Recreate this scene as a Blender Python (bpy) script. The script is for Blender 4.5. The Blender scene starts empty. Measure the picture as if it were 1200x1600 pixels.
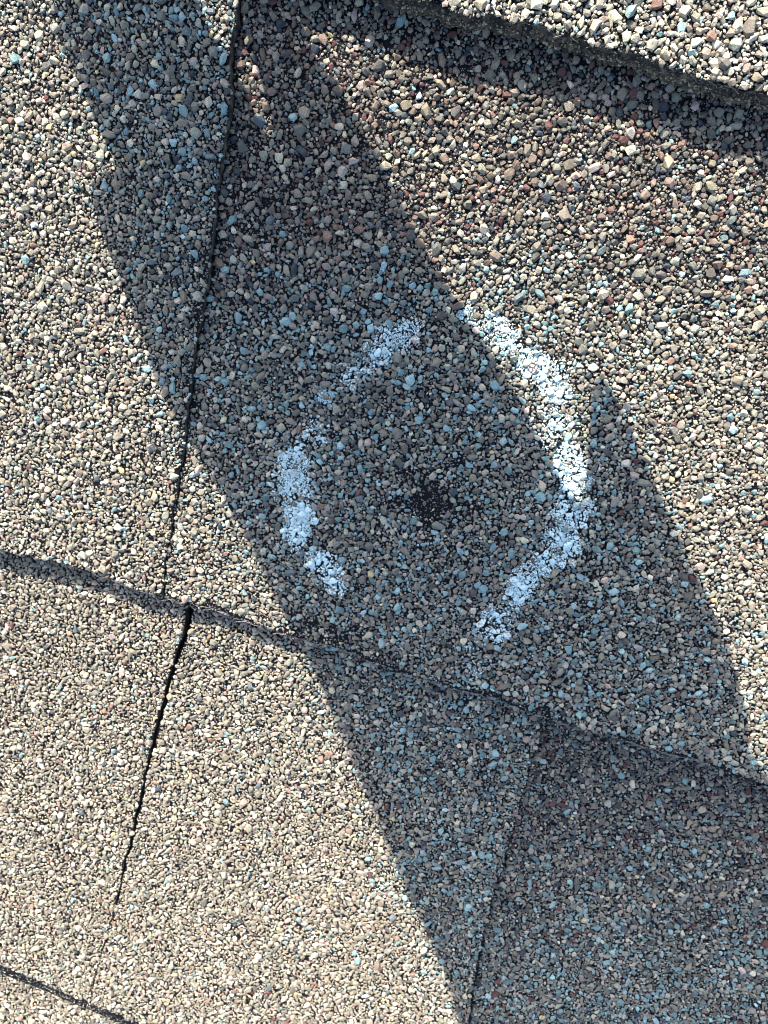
import bpy, math, random
import numpy as np
from mathutils import Matrix, Vector

SEED = 11
rng = np.random.default_rng(SEED)
random.seed(SEED)
sc = bpy.context.scene
COL = sc.collection

# ------------------------------------------------------------------ camera
F = 1155.0                     # focal length in photo pixels (photo 1200x1600)
Z0 = 0.190                     # camera height above the roof surface, metres
cam_d = bpy.data.cameras.new("camera")
cam = bpy.data.objects.new("camera", cam_d)
COL.objects.link(cam)
cam.location = (0, 0, Z0)
cam.rotation_euler = (0, 0, 0)
cam_d.sensor_fit = 'VERTICAL'
cam_d.sensor_height = 36.0
cam_d.lens = 36.0 * F / 1600.0
cam_d.clip_start = 0.005
cam_d.clip_end = 500.0
sc.camera = cam

# ------------------------------------------------------------------ roof frame
PITCH = math.atan(0.30)
A_ = math.radians(17.0)
U = np.array([math.cos(A_), -math.sin(A_), 0.0])
Dp = np.array([math.sin(A_), math.cos(A_), 0.0])
V = Dp * math.cos(PITCH) + np.array([0, 0, math.sin(PITCH)])
N = np.cross(U, V)
ROOF = Matrix(((U[0], V[0], N[0], 0), (U[1], V[1], N[1], 0), (U[2], V[2], N[2], 0), (0, 0, 0, 1)))
B3 = np.stack([U, V, N], 1)    # local -> world

# ------------------------------------------------------------------ sun and sky
EL_LOCAL = math.radians(29.5)
sdir_img = np.array([-0.20, 1.0, 0.0]); sdir_img /= np.linalg.norm(sdir_img)
pl = sdir_img - N * np.dot(sdir_img, N); pl /= np.linalg.norm(pl)
SUN = pl * math.cos(EL_LOCAL) + N * math.sin(EL_LOCAL)      # towards the sun
sun_el = math.asin(SUN[2])
sun_az = math.atan2(SUN[0], SUN[1])
ld = bpy.data.lights.new("sun", 'SUN')
ld.energy = 5.0
ld.angle = math.radians(0.34)
ld.color = (1.0, 0.885, 0.745)
sun = bpy.data.objects.new("sun", ld)
COL.objects.link(sun)
sun.rotation_euler = Vector(SUN).to_track_quat('Z', 'Y').to_euler()
sun.location = Vector(SUN) * 3

w = bpy.data.worlds.new("World")
sc.world = w
w.use_nodes = True
nt = w.node_tree
bg = nt.nodes['Background']
sky = nt.nodes.new('ShaderNodeTexSky')
sky.sky_type = 'NISHITA'
sky.sun_disc = False
sky.sun_elevation = sun_el
sky.sun_rotation = sun_az
sky.air_density = 1.0
sky.dust_density = 3.5
sky.ozone_density = 1.6
nt.links.new(sky.outputs[0], bg.inputs[0])
bg.inputs[1].default_value = 0.15

sc.view_settings.view_transform = 'Standard'
sc.view_settings.look = 'None'
sc.view_settings.gamma = 1.0
sc.view_settings.use_curve_mapping = False
sc.view_settings.exposure = 1.34
sc.render.engine = 'CYCLES'
sc.cycles.max_bounces = 5
sc.cycles.diffuse_bounces = 1
sc.cycles.pixel_filter_type = 'BLACKMAN_HARRIS'
sc.cycles.filter_width = 1.0

# ------------------------------------------------------------------ pixel <-> roof
def px2loc(px, py, h=0.0):
    px = np.asarray(px, float); py = np.asarray(py, float)
    d = np.stack([(px - 600) / F, (800 - py) / F, -np.ones_like(px)], -1)
    c = np.array([0, 0, Z0])
    t = (h - c @ N) / (d @ N)
    P = c + d * t[..., None]
    return P @ U, P @ V
def loc2px(u, v, h=0.0):
    P = np.multiply.outer(u, U) + np.multiply.outer(v, V) + np.multiply.outer(np.zeros_like(u) + h, N)
    z = Z0 - P[..., 2]
    return 600 + F * P[..., 0] / z, 800 - F * P[..., 1] / z

def noise1(x, seed, scale):
    r = np.random.default_rng(seed).uniform(-1, 1, 4096)
    t = np.asarray(x) / scale + 1000.37
    i = np.floor(t).astype(int); f = t - i
    f = f * f * (3 - 2 * f)
    return r[i % 4096] * (1 - f) + r[(i + 1) % 4096] * f
def noise2(x, y, seed, scale):
    r = np.random.default_rng(seed).uniform(-1, 1, (256, 256))
    tx = np.asarray(x) / scale + 500.3; ty = np.asarray(y) / scale + 500.7
    i = np.floor(tx).astype(int); j = np.floor(ty).astype(int)
    fx = tx - i; fy = ty - j
    fx = fx * fx * (3 - 2 * fx); fy = fy * fy * (3 - 2 * fy)
    i0 = i % 256; i1 = (i + 1) % 256; j0 = j % 256; j1 = (j + 1) % 256
    return (r[i0, j0] * (1 - fx) + r[i1, j0] * fx) * (1 - fy) + (r[i0, j1] * (1 - fx) + r[i1, j1] * fx) * fy

# ------------------------------------------------------------------ materials
def mat_new(name):
    m = bpy.data.materials.new(name); m.use_nodes = True
    n = m.node_tree.nodes; l = m.node_tree.links
    return m, n, l, n['Principled BSDF']

def mat_granule():
    m, n, l, b = mat_new("granule_stone")
    at = n.new('ShaderNodeAttribute'); at.attribute_name = 'stone'
    tc = n.new('ShaderNodeTexCoord')
    nz = n.new('ShaderNodeTexNoise'); nz.inputs['Scale'].default_value = 5200; nz.inputs['Detail'].default_value = 3
    l.new(tc.outputs['Object'], nz.inputs['Vector'])
    mr = n.new('ShaderNodeMapRange'); mr.inputs[1].default_value = .3; mr.inputs[2].default_value = .7
    mr.inputs[3].default_value = .58; mr.inputs[4].default_value = 1.42
    l.new(nz.outputs[0], mr.inputs[0])
    mx = n.new('ShaderNodeVectorMath'); mx.operation = 'SCALE'
    l.new(at.outputs['Color'], mx.inputs[0]); l.new(mr.outputs[0], mx.inputs['Scale'])
    l.new(mx.outputs[0], b.inputs['Base Color'])
    b.inputs['Roughness'].default_value = .62
    b.inputs['Specular IOR Level'].default_value = .35
    bp = n.new('ShaderNodeBump'); bp.inputs['Strength'].default_value = .8; bp.inputs['Distance'].default_value = .00016
    n2 = n.new('ShaderNodeTexNoise'); n2.inputs['Scale'].default_value = 3400; n2.inputs['Detail'].default_value = 4
    l.new(tc.outputs['Object'], n2.inputs['Vector'])
    l.new(n2.outputs[0], bp.inputs['Height']); l.new(bp.outputs[0], b.inputs['Normal'])
    return m

def mat_chalk():
    """stone colour with chalk rubbed on the high points; amount of chalk in the attribute's alpha"""
    m, n, l, b = mat_new("chalk")
    at = n.new('ShaderNodeAttribute'); at.attribute_name = 'stone'
    tc = n.new('ShaderNodeTexCoord')
    nz = n.new('ShaderNodeTexNoise'); nz.inputs['Scale'].default_value = 1700; nz.inputs['Detail'].default_value = 6
    nz.inputs['Roughness'].default_value = .65
    l.new(tc.outputs['Object'], nz.inputs['Vector'])
    n1 = n.new('ShaderNodeMath'); n1.operation = 'SUBTRACT'; n1.inputs[0].default_value = 1.02
    l.new(at.outputs['Alpha'], n1.inputs[1])                       # threshold
    n2 = n.new('ShaderNodeMapRange'); n2.inputs[1].default_value = 0; n2.inputs[2].default_value = 1
    n2.inputs[3].default_value = .30; n2.inputs[4].default_value = .68
    l.new(n1.outputs[0], n2.inputs[0])
    d = n.new('ShaderNodeMath'); d.operation = 'SUBTRACT'
    l.new(nz.outputs[0], d.inputs[0]); l.new(n2.outputs[0], d.inputs[1])
    f = n.new('ShaderNodeMapRange'); f.inputs[1].default_value = -.03; f.inputs[2].default_value = .05
    l.new(d.outputs[0], f.inputs[0])
    mx = n.new('ShaderNodeMix'); mx.data_type = 'RGBA'
    l.new(f.outputs[0], mx.inputs['Factor']); l.new(at.outputs['Color'], mx.inputs['A'])
    mx.inputs['B'].default_value = (.61, .81, .84, 1)
    l.new(mx.outputs['Result'], b.inputs['Base Color'])
    b.inputs['Roughness'].default_value = .9
    b.inputs['Specular IOR Level'].default_value = .15
    bp = n.new('ShaderNodeBump'); bp.inputs['Strength'].default_value = .5; bp.inputs['Distance'].default_value = .00015
    l.new(nz.outputs[0], bp.inputs['Height']); l.new(bp.outputs[0], b.inputs['Normal'])
    return m

GB = [-0.150, 0.150, -0.175, 0.165]     # u0,u1,v0,v1 rectangle that carries modelled granules (set below)

def mat_asphalt(far=True):
    m, n, l, b = mat_new("asphalt_coating")
    tc = n.new('ShaderNodeTexCoord')
    # fine specks of grit caught in the bitumen
    vo = n.new('ShaderNodeTexVoronoi'); vo.inputs['Scale'].default_value = 3300
    l.new(tc.outputs['Object'], vo.inputs['Vector'])
    sp = n.new('ShaderNodeSeparateColor'); l.new(vo.outputs['Color'], sp.inputs[0])
    gt = n.new('ShaderNodeMath'); gt.operation = 'GREATER_THAN'; gt.inputs[1].default_value = .84
    l.new(sp.outputs[0], gt.inputs[0])
    lt = n.new('ShaderNodeMath'); lt.operation = 'LESS_THAN'; lt.inputs[1].default_value = .42
    l.new(vo.outputs['Distance'], lt.inputs[0])
    mu = n.new('ShaderNodeMath'); mu.operation = 'MULTIPLY'
    l.new(gt.outputs[0], mu.inputs[0]); l.new(lt.outputs[0], mu.inputs[1])
    mx = n.new('ShaderNodeMix'); mx.data_type = 'RGBA'
    mx.inputs['A'].default_value = (.0045, .0045, .006, 1); mx.inputs['B'].default_value = (.22, .23, .26, 1)
    l.new(mu.outputs[0], mx.inputs['Factor'])
    # beyond the modelled granules the coating carries a printed-in granule pattern
    v2 = n.new('ShaderNodeTexVoronoi'); v2.inputs['Scale'].default_value = 720
    l.new(tc.outputs['Object'], v2.inputs['Vector'])
    s2 = n.new('ShaderNodeSeparateColor'); l.new(v2.outputs['Color'], s2.inputs[0])
    cr = n.new('ShaderNodeValToRGB'); cr.color_ramp.interpolation = 'CONSTANT'
    e = cr.color_ramp.elements
    e[0].position = 0; e[0].color = (.15, .145, .14, 1)
    e[1].position = .4; e[1].color = (.24, .22, .19, 1)
    for p, c in ((.6, (.2, .28, .31, 1)), (.75, (.4, .36, .3, 1)), (.9, (.1, .06, .055, 1))):
        x = e.new(p); x.color = c
    l.new(s2.outputs[0], cr.inputs[0])
    sx = n.new('ShaderNodeSeparateXYZ'); l.new(tc.outputs['Object'], sx.inputs[0])
    geo = n.new('ShaderNodeNewGeometry')
    at = n.new('ShaderNodeAttribute'); at.attribute_name = 'outer'
    m2 = n.new('ShaderNodeMix'); m2.data_type = 'RGBA'
    l.new(at.outputs['Fac'], m2.inputs['Factor'])
    l.new(mx.outputs['Result'], m2.inputs['A']); l.new(cr.outputs[0], m2.inputs['B'])
    l.new(m2.outputs['Result'], b.inputs['Base Color'])
    b.inputs['Roughness'].default_value = .5
    b.inputs['Specular IOR Level'].default_value = .14
    nz = n.new('ShaderNodeTexNoise'); nz.inputs['Scale'].default_value = 1800; nz.inputs['Detail'].default_value = 5
    l.new(tc.outputs['Object'], nz.inputs['Vector'])
    ad = n.new('ShaderNodeMath'); ad.operation = 'MULTIPLY_ADD'
    l.new(v2.outputs['Distance'], ad.inputs[0]); 
    ng = n.new('ShaderNodeMath'); ng.operation = 'MULTIPLY'; ng.inputs[1].default_value = -2.0
    l.new(at.outputs['Fac'], ng.inputs[0]); l.new(ng.outputs[0], ad.inputs[1]); l.new(nz.outputs[0], ad.inputs[2])
    bp = n.new('ShaderNodeBump'); bp.inputs['Strength'].default_value = .9; bp.inputs['Distance'].default_value = .0004
    l.new(ad.outputs[0], bp.inputs['Height']); l.new(bp.outputs[0], b.inputs['Normal'])
    return m

def mat_edge():
    m, n, l, b = mat_new("frayed_edge_mat")
    tc = n.new('ShaderNodeTexCoord')
    nz = n.new('ShaderNodeTexNoise'); nz.inputs['Scale'].default_value = 420; nz.inputs['Detail'].default_value = 7
    nz.inputs['Roughness'].default_value = .7
    l.new(tc.outputs['Object'], nz.inputs['Vector'])
    cr = n.new('ShaderNodeValToRGB'); e = cr.color_ramp.elements
    e[0].position = .42; e[0].color = (.014, .014, .017, 1)
    e[1].position = .62; e[1].color = (.16, .14, .105, 1)
    x = e.new(.52); x.color = (.065, .058, .045, 1)
    l.new(nz.outputs[0], cr.inputs[0]); l.new(cr.outputs[0], b.inputs['Base Color'])
    b.inputs['Roughness'].default_value = .85
    n2 = n.new('ShaderNodeTexNoise'); n2.inputs['Scale'].default_value = 1500; n2.inputs['Detail'].default_value = 5
    l.new(tc.outputs['Object'], n2.inputs['Vector'])
    bp = n.new('ShaderNodeBump'); bp.inputs['Strength'].default_value = 1; bp.inputs['Distance'].default_value = .0006
    l.new(n2.outputs[0], bp.inputs['Height']); l.new(bp.outputs[0], b.inputs['Normal'])
    return m

def mat_plain(name, c, rough=.8, noise=0, scale=50):
    m, n, l, b = mat_new(name)
    b.inputs['Roughness'].default_value = rough
    if noise:
        tc = n.new('ShaderNodeTexCoord')
        nz = n.new('ShaderNodeTexNoise'); nz.inputs['Scale'].default_value = scale; nz.inputs['Detail'].default_value = 5
        l.new(tc.outputs['Object'], nz.inputs['Vector'])
        mx = n.new('ShaderNodeMix'); mx.data_type = 'RGBA'
        mx.inputs['A'].default_value = (*[x * (1 - noise) for x in c], 1); mx.inputs['B'].default_value = (*[min(1, x * (1 + noise)) for x in c], 1)
        l.new(nz.outputs[0], mx.inputs['Factor']); l.new(mx.outputs['Result'], b.inputs['Base Color'])
        bp = n.new('ShaderNodeBump'); bp.inputs['Strength'].default_value = .4; bp.inputs['Distance'].default_value = .001
        l.new(nz.outputs[0], bp.inputs['Height']); l.new(bp.outputs[0], b.inputs['Normal'])
    else:
        b.inputs['Base Color'].default_value = (*c, 1)
    return m

M_GR = mat_granule(); M_CH = mat_chalk(); M_AS = mat_asphalt(); M_ED = mat_edge()
M_FIB = mat_plain("glass_fibre", (.26, .25, .23), .7)
M_DECK = mat_plain("roof_deck_wood", (.30, .21, .12), .85, .35, 30)
M_SKIN = mat_plain("skin", (.50, .30, .22), .5, .12, 60)
M_SLEEVE = mat_plain("sleeve_cloth", (.07, .09, .14), .9, .3, 400)

# ------------------------------------------------------------------ object helpers
def tag(o, label=None, cat=None, group=None, kind=None):
    if label: o['label'] = label
    if cat: o['category'] = cat
    if group: o['group'] = group
    if kind: o['kind'] = kind
    return o

def mesh_obj(name, verts, faces_flat, sizes, mats, parent=None, mat_idx=None, col=None, smooth=False):
    me = bpy.data.meshes.new(name)
    nv = len(verts); nf = len(sizes)
    me.vertices.add(nv); me.vertices.foreach_set('co', np.asarray(verts, np.float32).ravel())
    me.loops.add(len(faces_flat)); me.loops.foreach_set('vertex_index', np.asarray(faces_flat, np.int32))
    me.polygons.add(nf)
    st = np.concatenate([[0], np.cumsum(sizes)[:-1]]).astype(np.int32)
    me.polygons.foreach_set('loop_start', st)
    if mat_idx is not None: me.polygons.foreach_set('material_index', np.asarray(mat_idx, np.int32))
    me.polygons.foreach_set('use_smooth', np.full(nf, smooth))
    for m in mats: me.materials.append(m)
    me.update(calc_edges=True)
    if col is not None:
        a = me.attributes.new('stone', 'FLOAT_COLOR', 'POINT')
        a.data.foreach_set('color', np.asarray(col, np.float32).ravel())
    o = bpy.data.objects.new(name, me); COL.objects.link(o)
    if parent: o.parent = parent
    return o

def thing(name, label, cat, base, group=None):
    o = bpy.data.objects.new(name, None); COL.objects.link(o)
    o.empty_display_size = .02
    o.matrix_world = ROOF @ Matrix.Translation(Vector(base))
    tag(o, label, cat, group)
    o['_b'] = list(base)
    return o
def base_of(o): return np.array(list(o['_b']))

# ------------------------------------------------------------------ stone templates
def hull_templates(k, nm, nt_, nb, seed):
    """angular crushed-stone shapes: convex hulls of an irregular girdle, a smaller top facet and a base"""
    import bmesh
    r = np.random.default_rng(seed); TV, TF = [], []
    n = nm + nt_ + nb
    while len(TV) < k:
        def ring(m, rad, z, zj):
            a = np.cumsum(r.uniform(.4, 1.6, m)); a = a / a[-1] * 2 * np.pi + r.uniform(0, 6)
            q = rad * r.uniform(.86, 1.26, m)
            return np.stack([q * np.cos(a), q * np.sin(a), z + r.uniform(-zj, zj, m)], 1)
        p = np.concatenate([ring(nm, 1.02, 0, .22), ring(nt_, r.uniform(.6, .82), .74, .14), ring(nb, .45, -.8, .1)])
        bm = bmesh.new(); vs = [bm.verts.new(x) for x in p]
        bmesh.ops.convex_hull(bm, input=vs, use_existing_faces=False)
        bmesh.ops.triangulate(bm, faces=bm.faces[:])
        bm.verts.index_update()
        f = [[v.index for v in q.verts] for q in bm.faces]
        ok = len(f) == 2 * n - 4 and len(bm.verts) == n
        if ok:
            co = np.array([v.co[:] for v in bm.verts]); TV.append(co); TF.append(f)
        bm.free()
    return np.array(TV), np.array(TF)
TB, FB = hull_templates(140, 6, 4, 3, 3)
TS, FS = hull_templates(80, 5, 3, 1, 4)

def build_stones(P, R, col, big, flat, r, tilt=.26, alpha=None):
    """P (n,3) centres, R (n,) radii, col (n,3) -> verts, faces, colours"""
    n = len(P)
    T, FF = (TB, FB) if big else (TS, FS)
    k = T.shape[1]
    ti = r.integers(0, len(T), n); t = T[ti].copy()
    el = r.uniform(.78, 1.12, (n, 1)); 
    sx = np.clip(el * r.uniform(.95, 1.3, (n, 1)), .7, 1.4); sy = 1 / sx * r.uniform(.9, 1.08, (n, 1))
    t[:, :, 0] *= sx; t[:, :, 1] *= sy
    t[:, :, 2] *= flat[:, None]
    a = r.uniform(0, 2 * np.pi, n); ca, sa = np.cos(a), np.sin(a)
    tx = r.normal(0, tilt, n); ty = r.normal(0, tilt, n)
    cx, sx_, cy, sy_ = np.cos(tx), np.sin(tx), np.cos(ty), np.sin(ty)
    x = t[:, :, 0] * ca[:, None] - t[:, :, 1] * sa[:, None]
    y = t[:, :, 0] * sa[:, None] + t[:, :, 1] * ca[:, None]
    z = t[:, :, 2]
    y, z = y * cx[:, None] - z * sx_[:, None], y * sx_[:, None] + z * cx[:, None]
    x, z = x * cy[:, None] + z * sy_[:, None], -x * sy_[:, None] + z * cy[:, None]
    vv = np.stack([x, y, z], -1) * R[:, None, None] + P[:, None, :]
    ff = FF[ti] + (np.arange(n) * k)[:, None, None]
    al = np.ones(n) if alpha is None else alpha
    cc = np.concatenate([np.repeat(col[:, None, :], k, 1), np.repeat(al[:, None, None], k, 1)], -1)
    return vv.reshape(-1, 3), ff.reshape(-1, 3), cc.reshape(-1, 4)

# ------------------------------------------------------------------ colours of the granules
PAL = {   # linear albedo
 'grey': (.198, .194, .160), 'taupe': (.218, .196, .150), 'dgrey': (.100, .099, .088),
 'lgrey':  (.34, .33, .265), 'cream': (.47, .43, .32), 'teal': (.160, .258, .262),
 'ltteal': (.262, .390, .392), 'slate': (.105, .135, .142), 'navy': (.038, .052, .062),
 'maroon': (.105, .050, .047), 'rust': (.22, .145, .11), 'pink': (.40, .315, .26), 'yellow': (.50, .40, .22), 'brown': (.150, .118, .094),
}
PK = list(PAL); PV = np.array([PAL[k] for k in PK])
def wts(**k):
    return np.array([k.get(x, 0) for x in PK], float)
W_MID = wts(grey=31, taupe=16, dgrey=10, lgrey=15, cream=5, teal=13, ltteal=9, slate=3, navy=2, maroon=1.5, rust=.3, pink=2, yellow=.25)
W_BROWN = wts(brown=24, grey=24, taupe=31, dgrey=18, lgrey=6, cream=4, teal=1.5, ltteal=.8, slate=4, navy=5, maroon=6, rust=5, pink=5, yellow=.4)
W_LEFT = wts(grey=29, taupe=16, dgrey=8, lgrey=17, cream=7, teal=12, ltteal=7, slate=6, navy=1.5, maroon=.6, rust=.3, pink=2, yellow=.5)
W_CREAM = wts(grey=20, taupe=40, dgrey=2, lgrey=20, cream=9, teal=1.2, ltteal=.8, slate=.8, navy=.3, maroon=.4, rust=2, pink=8, yellow=1)  # tan mix; also stands in for sun-washed stones outside the shadow
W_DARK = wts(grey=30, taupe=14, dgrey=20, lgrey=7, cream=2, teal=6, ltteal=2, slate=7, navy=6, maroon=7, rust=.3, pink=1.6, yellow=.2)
W_BLUE = wts(grey=27, taupe=8, dgrey=9, lgrey=17, cream=4, teal=17, ltteal=11, slate=6, navy=2, maroon=3, rust=.3, pink=2, yellow=.2)
W_TOP = wts(grey=12, taupe=16, dgrey=2, lgrey=36, cream=28, teal=3, ltteal=4, slate=1, navy=.5, maroon=.3, rust=.8, pink=5, yellow=1.2)

def pick_cols(Wt, r):
    c = np.cumsum(Wt, 1); c /= c[:, -1:]
    i = (r.uniform(size=(len(Wt), 1)) > c).sum(1)
    col = PV[i].copy()
    warm = Wt[:, PK.index('taupe')] / Wt.sum(1)                 # tan mixes are evened out to imitate sun-washed stones
    col *= np.exp(r.normal(0, 1, (len(Wt), 1)) * np.where(warm > .25, .09, .17)[:, None])
    col *= np.exp(r.normal(0, .025, (len(Wt), 3)))
    return np.clip(col, .012, .8)
def lerpw(t, a, b):
    t = np.clip(t, 0, 1)[:, None]; return a[None] * (1 - t) + b[None] * t
def ss(x, a, b):
    t = np.clip((x - a) / (b - a), 0, 1); return t * t * (3 - 2 * t)

# ------------------------------------------------------------------ chalk masks (photo pixels)
CH_L = [(648,512,16,.55),(636,520,20,.8),(622,532,22,.8),(604,536,22,.85),(590,555,20,.65),(572,566,20,.55),(548,585,20,.45),(528,592,20,.30),
        (508,620,13,.75),(500,650,18,.35),(490,675,24,.55),(475,700,28,.55),(462,725,26,.75),(455,755,27,.8),(462,780,26,.85),
        (464,805,24,.95),(462,832,22,.95),(463,850,16,.7),(490,875,18,.6),(505,888,24,.75),(518,900,22,.75),(530,915,14,.65)]
CH_R = [(735,490,18,.7),(750,498,18,.75),(768,510,22,.85),(785,525,22,.85),(795,545,20,.65),(815,555,20,.6),(830,570,24,.95),(850,580,24,.95),
        (868,598,26,1),(872,615,20,.85),(862,640,18,.7),(872,665,20,.8),(858,690,16,.6),(888,710,20,.7),(893,732,24,.95),(905,750,22,.95),(895,768,20,.9),
        (910,795,20,.75),(880,800,20,.6),(898,815,20,.7),(885,830,22,.85),(868,848,24,.8),(890,855,22,.8),(868,868,22,.85),(845,882,20,.85),(826,896,18,.85),
        (812,915,22,1),(806,930,18,.9),(785,945,14,.45),(790,960,20,.6),(768,962,20,.6),(772,985,20,.8),(755,990,18,.6),(748,1010,20,.42),(742,1040,24,.32),(735,1075,22,.25)]
def chalk_strength(px, py, L):
    s = np.zeros_like(px)
    for x, y, r, k in L:
        d2 = ((px - x) ** 2 + (py - y) ** 2) / (r * 1.28) ** 2
        s = np.maximum(s, k * np.clip(1.25 - d2 * .95, 0, 1))
    return s
# bare patches where granules are lost (photo pixels): x, y, rx, ry, strength
BARE = [(672,790,36,28,.98),(676,768,20,24,.95),(655,745,26,22,.8),(690,765,20,22,.75),(735,795,20,14,.85),(708,720,24,12,.75),(640,735,22,14,.6),(690,815,40,16,.6),(625,790,26,14,.6),(700,800,30,30,.6),
        (475,968,40,14,.75),(530,985,40,12,.7),(455,985,30,10,.8),(520,1000,40,10,.8),(590,1030,50,8,.6),
        (900,985,26,12,.55),(905,945,20,10,.45),(930,890,16,14,.45),(860,1010,22,10,.45),(858,1080,12,22,.5),(845,1110,26,12,.7),(790,1085,36,9,.5),
        (372,505,20,8,.4),(415,500,14,8,.4),(250,860,14,30,.3),(350,870,12,12,.35),(560,880,18,14,.4),(385,905,12,12,.3),
        (850,1150,20,14,.5),(640,1190,8,8,.3),(700,330,20,9,.25),(1000,320,24,12,.3),(880,420,24,10,.25),
        (800,200,26,10,.3),(1110,300,20,10,.3),(960,470,20,10,.2),(700,220,20,9,.3),(900,230,30,10,.3),(560,520,24,12,.3),(520,560,24,12,.3)]
def bare_strength(px, py):
    s = np.zeros_like(px)
    for x, y, rx, ry, k in BARE:
        d2 = ((px - x) / rx) ** 2 + ((py - y) / ry) ** 2
        s = np.maximum(s, k * np.clip(1.4 - d2 * .9, 0, 1))
    return s

# ------------------------------------------------------------------ layers of shingle
PXA = [(374,-160),(372,-60),(369,0),(362,70),(357,150),(350,230),(337,300),(331,360),(327,420),(316,480),(304,560),(293,650),(285,720),(272,790),(262,860),(255,925),(240,1040)]
PXB = [(322,850),(299,948),(291,990),(281,1020),(273,1045),(266,1070),(253,1115),(243,1155),(230,1215),(219,1262),(212,1296),(202,1337),(194,1371),(183,1417),(171,1458),(160,1492),(148,1545),(100,1720)]
PXC = [(872,1050),(849,1135),(828,1197),(808,1263),(793,1323),(774,1383),(754,1457),(741,1517),(731,1590),(700,1760)]
E1 = [(300,-110),(560,-30),(650,1),(700,12),(750,28),(800,33),(850,45),(900,60),(950,76),(1000,88),(1050,106),(1100,120),(1150,138),(1200,149),(1300,178),(1500,240)]
E2 = [(-300,780),(-60,842),(0,855),(50,866),(83,876),(133,890),(167,899),(200,912),(250,928),(283,939),(303,948),(333,951),(370,965),(400,974),(420,980),(450,993),(480,1000),(500,1005),(530,1013),(560,1022),
      (580,1034),(680,1068),(773,1092),(833,1115),(900,1137),(950,1149),(1000,1165),(1050,1178),(1100,1191),(1150,1213),(1200,1228),(1300,1262),(1500,1330)]
E3 = [(-300,1420),(-60,1503),(0,1526),(50,1547),(85,1562),(130,1578),(180,1598),(260,1630),(600,1745),(1300,1960),(1700,2090)]
Z1 = .0036
T_STEP = .0045
S2 = .018; S3 = .030

def butt(pts, h, seed, amp=.00035):
    a = np.array(pts, float)
    u, v = px2loc(a[:, 0], a[:, 1], h)
    uu = np.linspace(-.30, .30, 2401)
    vl = v[0] + (uu - u[0]) * (v[1] - v[0]) / (u[1] - u[0]); vr = v[-1] + (uu - u[-1]) * (v[-1] - v[-2]) / (u[-1] - u[-2])
    vv = np.interp(uu, u, v)
    vv = np.where(uu < u[0], vl, np.where(uu > u[-1], vr, vv))
    vv = vv + amp * (noise1(uu, seed, .004) + .7 * noise1(uu, seed + 1, .0013) + .4 * noise1(uu, seed + 2, .0006))
    return lambda q: np.interp(q, uu, vv)
def side(pts, h, seed, amp=.00025, off=0):
    a = np.array(pts, float)
    u, v = px2loc(a[:, 0], a[:, 1], h)
    o = np.argsort(v); u = u[o]; v = v[o]
    vv = np.linspace(-.35, .35, 2401)
    ul = u[0] + (vv - v[0]) * (u[1] - u[0]) / (v[1] - v[0]); ur = u[-1] + (vv - v[-1]) * (u[-1] - u[-2]) / (v[-1] - v[-2])
    uu = np.interp(vv, v, u)
    uu = np.where(vv < v[0], ul, np.where(vv > v[-1], ur, uu))
    uu = uu + off + amp * (noise1(vv, seed, .005) + .7 * noise1(vv, seed + 1, .0012))
    return lambda q: np.interp(q, vv, uu)
const = lambda c: (lambda q: np.full_like(np.asarray(q, float), c))

b1 = butt(E1, Z1, 21, .0006)
b2 = butt(E2, 0.0, 31, .0004)
b3 = butt(E3, -T_STEP + .004, 41, .0003)
vb1c = float(b1(np.array([.05]))[0]); vb2c = float(b2(np.array([0.]))[0]); vb3c = float(b3(np.array([0.]))[0])
def warp(u, v, seed, a=.0003): return a * noise2(u, v, seed, .03) + a * .4 * noise2(u, v, seed + 5, .009)
def z1(u, v): return Z1 - .03 * (v - b1(u)) + warp(u, v, 1, .0003)
def z2(u, v): return 0 - S2 * (v - b2(u)) + warp(u, v, 2) - .0006 * ss(v, vb2c, vb2c + .15)
def stepA(v):
    return np.interp(v, [vb2c, vb2c + .02, vb2c + .07, vb2c + .12, vb2c + .2], [.0007, .0010, .0017, .0027, .0032])
def z2L(u, v): return z2(u, v) + stepA(v)
def z3(u, v): return -T_STEP - .0004 + S3 * 0 + .022 * (b2(u) - v) + warp(u, v, 3)
def stepC(v): return np.interp(v, [vb2c - .15, vb2c - .08, vb2c - .03, vb2c], [.0018, .0022, .0028, .0032])
def z3R(u, v): return z3(u, v) - stepC(v)
def z4(u, v): return z3(u, b3(u)) - .0042 + .02 * (b3(u) - v)

gA = side(PXA, .001, 51, .00045)
for _k, (_x, _y) in enumerate([(330,372),(329,400),(326,430),(320,458),(316,482),(312,510),(307,540),(303,566),(298,600),(294,636),(291,668),(287,700),(283,732),(276,770),(270,800),(264,845),(260,880),(257,915)]):
    BARE.append((_x + (-3 if _k % 3 else 4), _y, 8 + 3 * (_k % 2), 17, (.9, .7, .8, .55)[_k % 4] * (.6 if _y > 650 else 1))); 
gB_L = lambda v: gB(v) - np.interp(v, [vb2c - .16, vb2c - .12, vb2c - .09, vb2c], [.0000, .0002, .0006, .0013]) + .00025 * noise1(v, 55, .0022); 
gB = side(PXB, -.004, 57, .0002, 0)
gB_R = lambda v: gB(v) + np.interp(v, [vb2c - .15, vb2c - .12, vb2c - .07, vb2c - .02, vb2c], [.0000, .0001, .0002, .0003, .0006]) + .0002 * noise1(v, 58, .0018)
gC = side(PXC, -.004, 59)
UL, UR = -.24, .24

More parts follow.
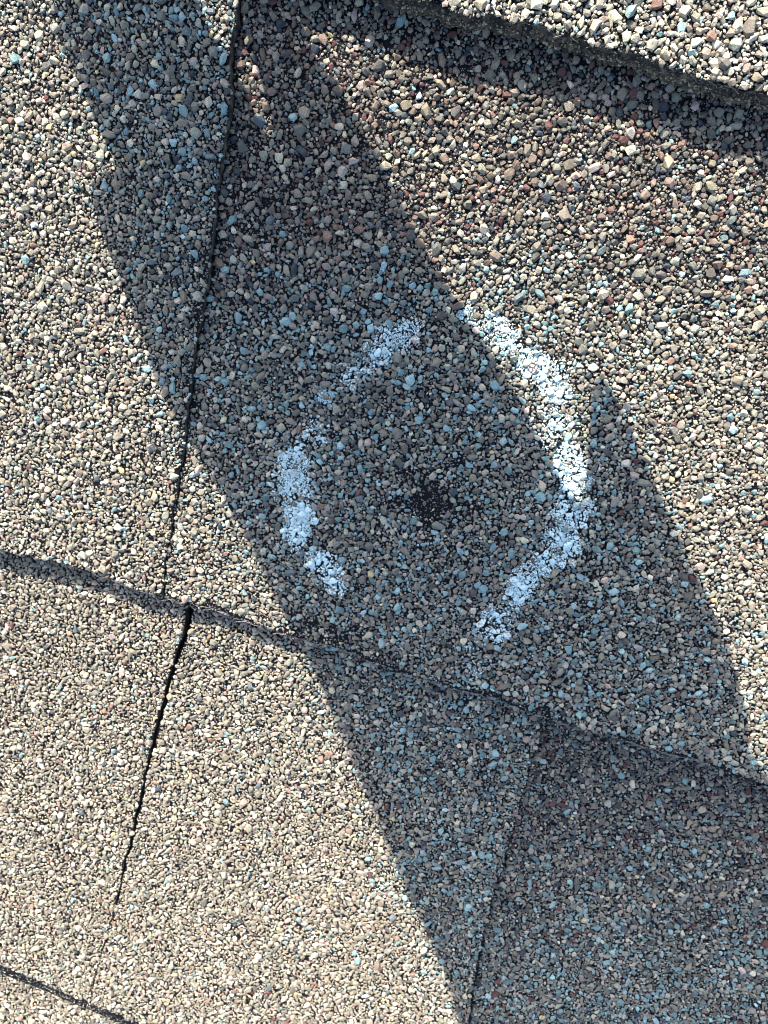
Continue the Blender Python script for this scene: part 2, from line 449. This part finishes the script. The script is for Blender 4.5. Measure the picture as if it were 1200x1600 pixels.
def body(name, gl, gr, fb, vtop, zf, thick, parent, bevel=.0004, ns=420, nt_=90, edge_rows=4, seed=0, vlow=None, rough=.00018):
    """sheet with thickness; butt edge (low v) bevelled and rough"""
    r = np.random.default_rng(seed)
    s = np.linspace(0, 1, ns); t = np.linspace(0, 1, nt_) ** 1.6
    S, T = np.meshgrid(s, t)           # rows t
    u0 = gl(np.full(ns, 0.0)) * (1 - s) + gr(np.full(ns, 0.0)) * s
    for _ in range(6):
        v0 = fb(u0); u0 = gl(v0) * (1 - s) + gr(v0) * s
    v0 = fb(u0)
    Vv = v0[None] * (1 - T) + vtop * T
    Uu = gl(Vv) * (1 - S) + gr(Vv) * S
    Zt = zf(Uu, Vv)
    rows = []
    base = base_of(parent)
    bu, bv, bz = Uu[0], Vv[0], Zt[0]
    for k in range(edge_rows, 0, -1):
        f = k / edge_rows
        jit = r.uniform(-rough, rough, (2, ns)); 
        jit = (jit + np.roll(jit, 1, 1)) * .6
        bul = bevel * (f ** .8) * (1 + .35 * noise1(bu, seed + 70 + k, .003))
        rows.append(np.stack([bu + 0 * jit[0], bv - bul + jit[0] * (1 if k > 0 else 0), bz - thick * f + jit[1] * .5], -1))
    top = np.stack([Uu, Vv, Zt], -1)
    allr = np.concatenate([np.array(rows), top], 0)         # edge bottom ... top far
    nr = len(allr)
    botfar = np.stack([Uu[-1], Vv[-1], Zt[-1] - thick], -1)[None]
    allr = np.concatenate([allr, botfar], 0); nr += 1
    verts = allr.reshape(-1, 3) - base
    idx = np.arange(nr * ns).reshape(nr, ns)
    q = np.stack([idx[:-1, :-1], idx[:-1, 1:], idx[1:, 1:], idx[1:, :-1]], -1).reshape(-1, 4)
    mi = np.zeros((nr - 1, ns - 1), int); mi[:edge_rows] = 1
    mi = mi.ravel()
    # bottom sheet joins first and last row
    qb = np.stack([idx[0, 1:], idx[0, :-1], idx[-1, :-1], idx[-1, 1:]], -1)
    # side walls: drop verts below the top's left and right columns
    extra = []; ef = []
    nv = len(verts)
    for c, flip in ((0, 0), (ns - 1, 1)):
        colv = allr[edge_rows:nr - 1, c].copy(); colv[:, 2] -= thick
        extra.append(colv - base)
        a = idx[edge_rows:nr - 1, c]; bI = np.arange(len(a)) + nv; nv += len(a)
        qq = np.stack([a[:-1], a[1:], bI[1:], bI[:-1]], -1)
        if flip: qq = qq[:, ::-1]
        ef.append(qq)
    verts = np.concatenate([verts] + extra)
    F_ = np.concatenate([q, qb] + ef)
    mi = np.concatenate([mi, np.ones(len(qb), int), np.ones(sum(len(x) for x in ef), int)])
    o = mesh_obj(name, verts, F_.ravel(), np.full(len(F_), 4), [M_AS, M_ED], parent, mi, smooth=False)
    Lv = verts + base
    out = ((Lv[:, 0] < GB[0]) | (Lv[:, 0] > GB[1]) | (Lv[:, 1] < GB[2]) | (Lv[:, 1] > GB[3])).astype(np.float32)
    a = o.data.attributes.new('outer', 'FLOAT', 'POINT'); a.data.foreach_set('value', out)
    return o

# granule rectangle: frame corners with margin
cu, cv = px2loc([0, 1200, 0, 1200], [0, 0, 1600, 1600], 0)
GB[:] = [cu.min() - .012, cu.max() + .012, cv.min() - .012, cv.max() + .012]

CLASSES = [(1.15, 1.4, .04, 1), (.88, 1.15, .19, 1), (.66, .88, .32, 1), (.48, .66, .30, 1), (.34, .48, .26, 1), (.20, .34, .18, 0)]
def scatter(rect, inside, seed, sizef=lambda u, v: 1.0, maxf=1.0, cover=1.0):
    """dart throwing with descending sizes; returns u, v, radius, class"""
    r = np.random.default_rng(seed)
    u0, u1, v0, v1 = rect
    area = (u1 - u0) * (v1 - v0) * 1e6
    cell = 1.6e-3 * maxf
    nx = int((u1 - u0) / cell) + 3; ny = int((v1 - v0) / cell) + 3
    grid = [[] for _ in range(nx * ny)]
    ou, ov, orr, oc = [], [], [], []
    for ci, (ra, rb, cov, big) in enumerate(CLASSES):
        mean = (ra + rb) / 2
        want = int(area * cov * cover / (math.pi * mean * mean))
        tries = int(want * (1.25 if ci < 2 else (1.8 if ci < 4 else 3.2)))
        tu = r.uniform(u0, u1, tries); tv = r.uniform(v0, v1, tries)
        rr = r.uniform(ra, rb, tries) * 1e-3
        sf = sizef(tu, tv)
        rr = rr * sf
        keep = inside(tu, tv, rr, r)
        K = .81 if ci < 3 else .72
        for x, y, q in zip(tu[keep].tolist(), tv[keep].tolist(), rr[keep].tolist()):
            i = int((x - u0) / cell) + 1; j = int((y - v0) / cell) + 1
            ok = True
            rad = 1 if q < .0009 else 2
            for ii in range(max(0, i - 2), min(nx, i + 3)):
                for jj in range(max(0, j - 2), min(ny, j + 3)):
                    for (a, b, c) in grid[ii * ny + jj]:
                        dx = a - x; dy = b - y; s = (c + q) * K
                        if dx * dx + dy * dy < s * s:
                            ok = False; break
                    if not ok: break
                if not ok: break
            if ok:
                grid[i * ny + j].append((x, y, q))
                ou.append(x); ov.append(y); orr.append(q); oc.append(big)
    return np.array(ou), np.array(ov), np.array(orr), np.array(oc)

def micro(rect, inside, seed, n, ra=.09, rb=.2):
    r = np.random.default_rng(seed)
    u = r.uniform(rect[0], rect[1], n); v = r.uniform(rect[2], rect[3], n)
    rr = r.uniform(ra, rb, n) * 1e-3
    k = inside(u, v, rr, r)
    return u[k], v[k], rr[k]

def granules(parent, label_seed, gl, gr, fb, fu, zf, weightf, sizef=lambda u, v: np.ones_like(u), chalk=False, maxf=1.0, cover=1.0, name="mineral_granules", ol=.55, orr=.55, thin=None, rim=lambda u: 0, mrim=.002):
    """fu(u): upper limit in v; returns objects"""
    base = base_of(parent)
    vv = np.linspace(GB[2], GB[3], 50)
    ur0 = max(GB[0], gl(vv).min()); ur1 = min(GB[1], gr(vv).max())
    uu = np.linspace(ur0, ur1, 50)
    vr0 = max(GB[2], fb(uu).min()); vr1 = min(GB[3], fu(uu).max())
    rect = (ur0, ur1, vr0, vr1)
    def inside(u, v, rr, r):
        m = (u > gl(v) + rr * ol) & (u < gr(v) - rr * orr) & (v > fb(u) + rr * .45 + rim(u)) & (v < fu(u))
        px, py = loc2px(u, v, 0)
        d = np.minimum(np.minimum(u - gl(v), gr(v) - u), (v - fb(u)) * 1.1)     # worn rim
        bare = bare_strength(px, py)
        bare = np.maximum(bare, .55 * np.clip(1 - d / .0016, 0, 1) * (rr > .0004))
        nz = .5 + .5 * noise2(u, v, 91, .0042)
        bare = np.maximum(bare, np.clip((nz - .86) * 5, 0, .8))
        if thin is not None: bare = np.maximum(bare, thin(u, v, px, py))
        return m & (r.uniform(size=len(u)) > bare)
    u, v, R, big = scatter(rect, inside, label_seed, sizef, maxf, cover)
    r = np.random.default_rng(label_seed + 1000)
    # micro grit: mostly in bare spots and along rims
    def inm(uu_, vv_, rr, r_):
        m = (uu_ > gl(vv_)) & (uu_ < gr(vv_)) & (vv_ > fb(uu_)) & (vv_ < fu(uu_))
        px, py = loc2px(uu_, vv_, 0)
        d = np.minimum(np.minimum(uu_ - gl(vv_), gr(vv_) - uu_), (vv_ - fb(uu_)))
        s = np.maximum(bare_strength(px, py) * .42, .6 * np.clip(1.3 - d / mrim, 0, 1))
        s = np.maximum(s, .04)
        return m & (r_.uniform(size=len(uu_)) < s)
    area = (rect[1] - rect[0]) * (rect[3] - rect[2]) * 1e6
    mu_, mv_, mR = micro(rect, inm, label_seed + 7, int(area * 2.2))
    px, py = loc2px(u, v, 0)
    col = pick_cols(weightf(u, v, px, py), r)
    flat = r.uniform(.55, .92, len(u))
    z = zf(u, v) + R * (flat * .28) + r.uniform(-.00008, .00022, len(u))
    P = np.stack([u, v, z], -1) - base
    sel = [('g', np.ones(len(u), bool))]
    cs = {}
    if chalk:
        sL = chalk_strength(px, py, CH_L); sR = chalk_strength(px, py, CH_R)
        nzc = .5 + .3 * noise2(u, v, 77, .0018) + .3 * noise2(u, v, 76, .0040)
        both = np.maximum(sL, sR)
        amt = np.clip(both * (.04 + 1.45 * nzc) + r.normal(0, .10, len(u)), 0, 1)
        hit = (both > .12) & (amt > .12)
        sel = [('L', hit & (sL > 0)), ('R', hit & (sR > 0) & ~(hit & (sL > 0)))]
        sel.insert(0, ('g', ~(sel[0][1] | sel[1][1])))
    res = {}
    for key, m in sel:
        al = amt if key in 'LR' else np.ones(len(u))
        vs, fs, cc = [], [], []; off = 0
        for bg_ in (1, 0):
            k = m & (big == bg_)
            if k.sum() == 0: continue
            a, f, c = build_stones(P[k], R[k], col[k], bg_, flat[k], r, alpha=al[k])
            vs.append(a); fs.append(f + off); cc.append(c); off += len(a)
        if key == 'g' and len(mu_):
            mc = pick_cols(np.repeat(wts(grey=20, lgrey=40, cream=15, taupe=10, ltteal=10, dgrey=20)[None], len(mu_), 0), r)
            mz = zf(mu_, mv_) + mR * .4
            a, f, c = build_stones(np.stack([mu_, mv_, mz], -1) - base, mR, mc, 0, np.full(len(mu_), .8), r)
            vs.append(a); fs.append(f + off); cc.append(c); off += len(a)
        if key in 'LR' :
            # chalk powder and crumbs that lodge on and between the granules
            L = CH_L if key == 'L' else CH_R
            arr = np.array(L); cu_, cv_ = px2loc(arr[:, 0], arr[:, 1], 0)
            n = 90000
            qu = r.uniform(cu_.min() - .006, cu_.max() + .006, n); qv = r.uniform(cv_.min() - .006, cv_.max() + .006, n)
            qx, qy = loc2px(qu, qv, 0)
            st = chalk_strength(qx, qy, L)
            nn = .5 + .5 * noise2(qu, qv, 78, .0011); nn2 = .5 + .5 * noise2(qu, qv, 79, .0028)
            kk = st * (.05 + .8 * nn + .8 * nn2) > r.uniform(.45, 1.15, n)
            qu, qv = qu[kk], qv[kk]; qR = r.uniform(.07, .21, len(qu)) * 1e-3
            qz = zf(qu, qv) + r.uniform(.00010, .00065, len(qu))
            qc = np.array([.64, .82, .85])[None] * r.uniform(.85, 1.0, (len(qu), 1))
            a, f, c = build_stones(np.stack([qu, qv, qz], -1) - base, qR, qc, 0, r.uniform(.5, .8, len(qu)), r)
            vs.append(a); fs.append(f + off); cc.append(c); off += len(a)
        Vs = np.concatenate(vs); Fs = np.concatenate(fs); Cc = np.concatenate(cc)
        o = mesh_obj(name if key == 'g' else 'chalk_mark', Vs, Fs.ravel(), np.full(len(Fs), 3), [M_GR if key == 'g' else M_CH], parent, None, Cc, smooth=False)
        o['kind'] = 'stuff'
        res[key] = o
    print('granules', name, label_seed, len(u), 'micro', len(mu_))
    return res

def fibres(parent, fb, ur, zf, thick, n, seed, lo=.0012, hi=.005):
    """short broken glass fibres hanging from a cut edge, one mesh"""
    r = np.random.default_rng(seed)
    base = base_of(parent); vs = []; fs = []; off = 0
    for _ in range(n):
        u = r.uniform(*ur); v = float(fb(np.array([u]))[0]); 
        z = float(zf(np.array([u]), np.array([v]))[0]) - thick * r.uniform(.0, .5) + .0002
        L = r.uniform(lo, hi); a = r.normal(0, .22) + (math.pi if r.uniform() < .5 else 0)
        p = np.array([u, v - .0002, z]); d = np.array([math.cos(a), math.sin(a) * .5 - .1, r.normal(0, .12)])
        k = 6; rad = r.uniform(.00003, .00007); pts = []
        for i in range(k):
            pts.append(p.copy()); d = d + r.normal(0, .14, 3) * [1, .8, .3]; d /= np.linalg.norm(d); p = p + d * L / k
        pts = np.array(pts)
        for i in range(k):
            t = pts[min(i + 1, k - 1)] - pts[max(i - 1, 0)]; t /= np.linalg.norm(t)
            s = np.cross(t, [0, 0, 1.]); s /= np.linalg.norm(s) + 1e-9; q = np.cross(s, t)
            for c in range(3):
                w_ = 2 * math.pi * c / 3
                vs.append(pts[i] + (s * math.cos(w_) + q * math.sin(w_)) * rad * (1 - .5 * i / k))
        for i in range(k - 1):
            for c in range(3):
                c2 = (c + 1) % 3
                fs.append([off + i * 3 + c, off + i * 3 + c2, off + i * 3 + 3 + c2, off + i * 3 + 3 + c])
        off += k * 3
    vs = np.array(vs) - base; fs = np.array(fs)
    o = mesh_obj('frayed_fibres', vs, fs.ravel(), np.full(len(fs), 4), [M_FIB], parent)
    o['kind'] = 'stuff'
    return o

# ------------------------------------------------------------------ structure: roof deck
def deck():
    import bmesh
    bm = bmesh.new(); bmesh.ops.create_cube(bm, size=1)
    me = bpy.data.meshes.new('roof_deck'); 
    bmesh.ops.scale(bm, vec=(3.0, 3.0, .012), verts=bm.verts)
    bmesh.ops.translate(bm, vec=(0, 0, -.022), verts=bm.verts)
    bmesh.ops.bevel(bm, geom=bm.edges[:], offset=.001, segments=1, affect='EDGES')
    bm.to_mesh(me); bm.free(); me.materials.append(M_DECK)
    o = bpy.data.objects.new('roof_deck', me); COL.objects.link(o); o.matrix_world = ROOF
    tag(o, kind='structure')
deck()

G = "overlapping asphalt roof shingles"
const_w = lambda W: (lambda u, v, px, py: np.repeat(W[None], len(u), 0))
VT = .24
# course 1 (upper right)
t1 = thing('roof_shingle', 'thick pale cream-granuled shingle whose frayed lower edge overhangs at the upper right', 'roof shingle',
           (.06, vb1c, Z1 - .008), G)
body('shingle_sheet', const(-.02 * 0 + UL), const(UR), b1, VT, z1, .0055, t1, bevel=.0008, seed=5, edge_rows=9, rough=.0006, ns=700)
granules(t1, 101, const(GB[0]), const(GB[1]), b1, const(GB[3]), z1, const_w(W_TOP), lambda u, v: np.full_like(u, 1.12), maxf=1.25)
fibres(t1, b1, (.0, .12), z1, .003, 110, 301, .0008, .003)

def crumbs(parent, fb, ur, zf, thick, bevel, n, seed):
    r = np.random.default_rng(seed)
    u = r.uniform(*ur, n); f = r.uniform(0, 1, n) ** .8
    P = np.stack([u, fb(u) - bevel * f ** .8, zf(u, fb(u)) - thick * f], -1) - base_of(parent)
    R = r.uniform(.12, .5, n) * 1e-3 * (.6 + .6 * f)
    base = np.array([[.020, .020, .024], [.20, .175, .12], [.38, .33, .22], [.09, .08, .06]])
    k = np.where(f < .4, r.choice([0, 0, 0, 3, 1], n), r.choice([0, 1, 2, 3, 3], n))
    V_, F3, C_ = build_stones(P, R, base[k] * r.uniform(.7, 1.3, (n, 1)), 1, r.uniform(.5, .9, n), r, tilt=.9)
    o = mesh_obj('edge_crumbs', V_, F3.ravel(), np.full(len(F3), 3), [M_GR], parent, None, C_)
    o['kind'] = 'stuff'
crumbs(t1, b1, (-.03, .14), z1, .0052, .0008, 5200, 401)

# course 2
t2 = thing('roof_shingle', 'wide weathered shingle with the broken white chalk circle drawn round a small bare black spot', 'roof shingle',
           (0, vb2c, -.004), G)
def inset_up(f, d): return lambda u: f(u) + d
body('shingle_sheet', lambda v: gA(v) + .0, const(UR), b2, VT, z2, .0042, t2, bevel=.0002, seed=6, ns=700, nt_=160)
def w2(u, v, px, py):
    n = noise2(u, v, 61, .02) * 110
    t = ss(py - .12 * (px - 600) + n, 520, 250) 
    W = lerpw(t, W_MID, W_BROWN)
    k = (ss(px - .55 * py + n * .3, -50, -130) * ss(py, 500, 640))[:, None] * .75  # cream put into stone colours on the sunlit side, following the shadow edge
    W = W * (1 - k) + W_CREAM[None] * k
    t2_ = ss(px - .38 * py + n * .5, 640, 830) * ss(py, 400, 600)  # sunlit paleness painted into the granules right of the shadow edge
    return W * (1 - t2_[:, None] * .8) + W_CREAM[None] * (t2_[:, None] * .8)
def s2f(u, v):
    px, py = loc2px(u, v, 0)
    return .93 + .08 * ss(py, 800, 100)
g2 = granules(t2, 102, gA, const(GB[1]), b2, inset_up(b1, .006), z2, w2, s2f, ol=.45, rim=lambda u: np.clip(.0007 + .0009 * noise1(u, 333, .006), 0, .0016) * ss(u, -.07, -.04), thin=lambda u, v, px, py: ss(py, 560, 250) * (.14 + np.clip(noise2(u, v, 92, .0035) - .45, 0, 1) * 1.6), chalk=True, maxf=1.18, cover=1.0)
tag(g2['L'], 'pale chalk arc in shadow, left side of the circle')
tag(g2['R'], 'longer chalk arc, right side of the circle, half of it sunlit white')
fibres(t2, b2, (-.055, .11), z2, .0006, 150, 302, .0015, .0055)
# raised laminated tab left of line A
t2b = thing('roof_shingle', 'raised grey shingle layer whose near-vertical right edge steps down to the chalked shingle', 'roof shingle',
            (-.09, vb2c, -.003), G)
body('shingle_sheet', const(UL), lambda v: gA(v) - .00025, b2, VT, z2L, .0044, t2b, bevel=.0002, seed=7, ns=420, nt_=200)
def w2l(u, v, px, py):
    t = ss(py + noise2(u, v, 62, .02) * 80, 560, 800)
    W = lerpw(t, W_LEFT, (W_LEFT + W_CREAM) / 2)
    k = ss(px - .27 * py + noise2(u, v, 66, .02) * 40, 140, 30)[:, None] * .85  # granules turned cream outside the arm's shadow to imitate sunlight
    return W * (1 - k) + W_CREAM[None] * k
granules(t2b, 103, const(GB[0]), lambda v: gA(v) - .0003, b2, const(GB[3]), z2L, w2l, lambda u, v: np.full_like(u, .92), orr=.05)
fibres(t2b, b2, (-.13, -.05), z2L, .0012, 45, 303)

# course 3
t3a = thing('roof_shingle', 'cream and pink granuled shingle at the lower left, left of the narrow black joint', 'roof shingle',
            (-.12, vb3c, -.009), G)
body('shingle_sheet', const(UL), gB_L, b3, vb2c + .05, z3, .0042, t3a, bevel=.0002, seed=8, ns=300, nt_=200)
granules(t3a, 104, const(GB[0]), gB_L, b3, lambda u: b2(u) - .0016 * ss(u, -.08, -.05) + .001 * ss(u, -.05, -.08), z3, const_w(W_CREAM), lambda u, v: np.full_like(u, .84), orr=.2, rim=lambda u: .0030 + .0006 * noise1(u, 335, .003), mrim=.0035)
fibres(t3a, b3, (-.14, -.09), z3, .001, 30, 304)
t3b = thing('roof_shingle', 'shingle layer, tinted tan where sunlit, right of the black joint, crossed by the shadow edge', 'roof shingle',
            (-.03, vb3c, -.009), G)
body('shingle_sheet', gB_R, lambda v: gC(v), b3, vb2c + .05, z3, .0042, t3b, bevel=.0002, seed=9, ns=420, nt_=200)
def w3b(u, v, px, py):
    t = ss(px - .4 * py + noise2(u, v, 63, .02) * 40, 10, 140)  # blend follows the shadow edge: sunlit cream and shaded blue painted into granules
    W = lerpw(t, W_CREAM, W_BLUE)
    return W
granules(t3b, 105, gB_R, gC, b3, inset_up(b2, -.0018), z3, w3b, lambda u, v: np.full_like(u, .87), orr=.1, rim=lambda u: .0030 + .0006 * noise1(u, 335, .003), mrim=.0035)
t3c = thing('roof_shingle', 'recessed dark maroon and slate granuled shingle layer wholly in shadow at the lower right', 'roof shingle',
            (.06, vb3c, -.011), G)
body('shingle_sheet', lambda v: gC(v) + .0003, const(UR), b3, vb2c + .05, z3R, .0035, t3c, bevel=.0002, seed=10, ns=420, nt_=200)
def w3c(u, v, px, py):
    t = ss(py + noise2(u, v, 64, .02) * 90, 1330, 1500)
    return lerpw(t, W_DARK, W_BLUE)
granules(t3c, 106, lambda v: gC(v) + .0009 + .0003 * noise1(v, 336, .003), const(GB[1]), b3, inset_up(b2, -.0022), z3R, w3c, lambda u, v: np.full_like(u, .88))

# course 4 (corner)
t4 = thing('roof_shingle', 'tan granuled shingle showing only in the lower left corner below the grey cut edge', 'roof shingle',
           (-.1, -.2, -.014), G)
body('shingle_sheet', const(UL), const(UR), const(-.24), vb3c + .06, z4, .0035, t4, bevel=.0002, seed=12, ns=200, nt_=80)
granules(t4, 107, const(GB[0]), const(-.02), const(GB[2]), inset_up(b3, .005), z4, const_w(W_CREAM), lambda u, v: np.full_like(u, .9))

# joint backing: the layer seen in the bottom of the joint is the sheet of the course underneath
t5 = thing('shingle_backing', 'black backing strip at the bottom of the narrow joint', 'shingle backing', (-.1, -.1, -.012))
body('shingle_sheet', lambda v: gB(v) - .012, lambda v: gB(v) + .012, const(vb3c + .062), vb2c + .04,
     lambda u, v: z3(u, v) - .0052, .002, t5, bevel=.0002, seed=13, ns=60, nt_=80)

# ------------------------------------------------------------------ loose fibres lying on the granules
def strand(pts, rad, label, name='loose_fibre'):
    a = np.array(pts, float); u, v = px2loc(a[:, 0], a[:, 1], .0012)
    z = z2L(u, v) + .0011
    cu_d = bpy.data.curves.new(name, 'CURVE'); cu_d.dimensions = '3D'; cu_d.bevel_depth = rad; cu_d.bevel_resolution = 2
    sp = cu_d.splines.new('NURBS'); sp.points.add(len(a) - 1)
    c0 = np.array([u.mean(), v.mean(), z.min() - rad])
    for i in range(len(a)): sp.points[i].co = (u[i] - c0[0], v[i] - c0[1], z[i] - c0[2] + (.0002 if i % 2 else 0), 1)
    sp.use_endpoint_u = True; sp.order_u = 3
    tmp = bpy.data.objects.new(name, cu_d); COL.objects.link(tmp)
    me = bpy.data.meshes.new_from_object(tmp); me.name = name
    bpy.data.objects.remove(tmp)
    o = bpy.data.objects.new(name, me); COL.objects.link(o); me.materials.append(M_FIB)
    o.matrix_world = ROOF @ Matrix.Translation(Vector(c0))
    tag(o, label, 'fibre', 'loose pale fibres')
strand([(246,558),(256,557),(264,562),(271,570)], .00007, 'tiny curved pale fibre lying in shadow beside the stepped edge at left')
strand([(664,524),(665,532),(667,540)], .00006, 'short straight pale fibre lying just right of the upper chalk end')

# ------------------------------------------------------------------ the photographer's arm, above the camera, that shades the roof
SHADOW = [(85,0),(92,45),(104,90),(124,130),(140,165),(156,205),(172,235),(188,264),(164,270),(144,284),(143,312),(157,360),(180,420),(202,475),(228,540),(242,595),(268,640),(292,682),(328,745),(362,800),(400,868),
          (432,940),(470,1008),(500,1070),(528,1140),(560,1215),(596,1300),(632,1385),(662,1450),(692,1520),(712,1585),(740,1680),(790,1830),
          (1330,1830),(1420,1500),(1330,1290),(1215,1232),(1172,1175),(1170,1120),(1150,1050),(1128,985),(1092,905),(1060,835),(1030,770),(1005,712),(985,665),(962,622),(940,585),(930,590),(923,630),(919,680),
          (917,720),(914,760),(905,790),(885,765),(862,720),(828,655),(800,605),(775,562),(745,518),(712,470),(690,432),(662,385),(640,345),(618,300),
          (600,268),(578,225),(560,190),(540,158),(522,125),(500,100),(482,72),(470,20),(462,-40),(448,-90),(425,-115),(400,-100),(382,-60),(378,0),(388,60),(402,110),(418,160),(428,205),(420,214),
          (400,185),(384,140),(364,110),(344,78),(324,40),(306,-10),(298,-60),(290,-110),(250,-150),(200,-165),(150,-150),(105,-100),(85,-50)]
def arm():
    from mathutils.geometry import delaunay_2d_cdt
    pts = np.array(SHADOW, float)
    P = []
    Wp, Q = [], []
    for x, y in pts:
        ev = np.interp(x, [p[0] for p in E2], [p[1] for p in E2]); xa = np.interp(y, [p[1] for p in PXA], [p[0] for p in PXA])
        xc = np.interp(y, [p[1] for p in PXC], [p[0] for p in PXC])
        fz = (z3R if x > xc else z3) if y > ev + 10 else (z2L if x < xa else z2)
        h = 0.0
        for _ in range(3):
            u, v = px2loc(np.array([x]), np.array([y]), h); h = float(fz(u, v)[0]) + .0004
        W = u[0] * U + v[0] * V + h * N
        Wp.append(W); Q.append(W + SUN * (.055 + .27 * max(-100, y) / 1600))
    Wp = np.array(Wp); Q = np.array(Q)
    ab = np.linalg.lstsq(np.stack([np.ones(len(Q)), Q[:, 0], Q[:, 1]], 1), Q[:, 2], rcond=None)[0]
    pn = np.array([-ab[1], -ab[2], 1.0])
    tt = (ab[0] - Wp @ pn) / (SUN @ pn)
    P = (Wp + SUN * tt[:, None])[:, :2]
    hp = lambda x, y: ab[0] + ab[1] * x + ab[2] * y
    # densify
    dn = []
    for i in range(len(P)):
        a, b = P[i], P[(i + 1) % len(P)]
        k = max(1, int(np.linalg.norm(b - a) / .003))
        for j in range(k): dn.append(a + (b - a) * j / k)
    P = np.array(dn); n = len(P)
    def inside(q):
        c = False; j = n - 1
        for i in range(n):
            if (P[i, 1] > q[1]) != (P[j, 1] > q[1]) and q[0] < (P[j, 0] - P[i, 0]) * (q[1] - P[i, 1]) / (P[j, 1] - P[i, 1]) + P[i, 0]: c = not c
            j = i
        return c
    def dist(q):
        a = P; b = np.roll(P, -1, 0); ab = b - a
        t = np.clip(((q - a) * ab).sum(1) / ((ab ** 2).sum(1) + 1e-12), 0, 1)
        return np.sqrt((((a + ab * t[:, None]) - q) ** 2).sum(1)).min()
    allp = [tuple(p) for p in P]; hs = [0.0] * n
    g = .0045
    for i, x in enumerate(np.arange(P[:, 0].min(), P[:, 0].max(), g)):
        for y in np.arange(P[:, 1].min() + (i % 2) * g / 2, P[:, 1].max(), g):
            if inside((x, y)):
                d = dist(np.array([x, y]))
                if d > .0022:
                    allp.append((x, y)); 
                    R_ = .020
                    dd = min(d, R_); hs.append(math.sqrt(max(0, R_ * R_ - (R_ - dd) ** 2)) * .85)
    res = delaunay_2d_cdt([Vector(p) for p in allp], [(i, (i + 1) % n) for i in range(n)], [list(range(n))], 1, 1e-6)
    vc, _, fc, ov = res[0], res[1], res[2], res[3]
    hh = [hs[o[0]] if o else 0 for o in ov]
    m = len(vc)
    cx = float(P[:, 0].mean()); cy = float(P[:, 1].mean())
    Hz = float(hp(cx, cy))
    top = [(v[0] - cx, v[1] - cy, hp(v[0], v[1]) - Hz + h) for v, h in zip(vc, hh)]
    bot = [(v[0] - cx, v[1] - cy, hp(v[0], v[1]) - Hz - h * .8) for v, h in zip(vc, hh)]
    verts = top + [b for b, h in zip(bot, hh)]
    rim = [h == 0 for h in hh]
    mp = [i if rim[i] else m + i for i in range(m)]
    faces = [list(f) for f in fc] + [[mp[i] for i in reversed(f)] for f in fc]
    me = bpy.data.meshes.new('person'); me.from_pydata(verts, [], faces); me.update()
    me.materials.append(M_SKIN); me.materials.append(M_SLEEVE)
    import bmesh
    bm = bmesh.new(); bm.from_mesh(me)
    bmesh.ops.delete(bm, geom=[v for v in bm.verts if not v.link_faces], context='VERTS')
    yc = min(v.co.y for v in bm.verts)
    for f in bm.faces:
        f.smooth = True
        if f.calc_center_median().y < yc + .10: f.material_index = 1
    bm.to_mesh(me); bm.free()
    o = bpy.data.objects.new('person', me); COL.objects.link(o); o.location = (cx, cy, Hz)
    tag(o, "outstretched hand and dark sleeve held above the roof, casting the wide diagonal shadow", 'person')
arm()

for o in list(COL.objects):
    if '_b' in o.keys(): del o['_b']
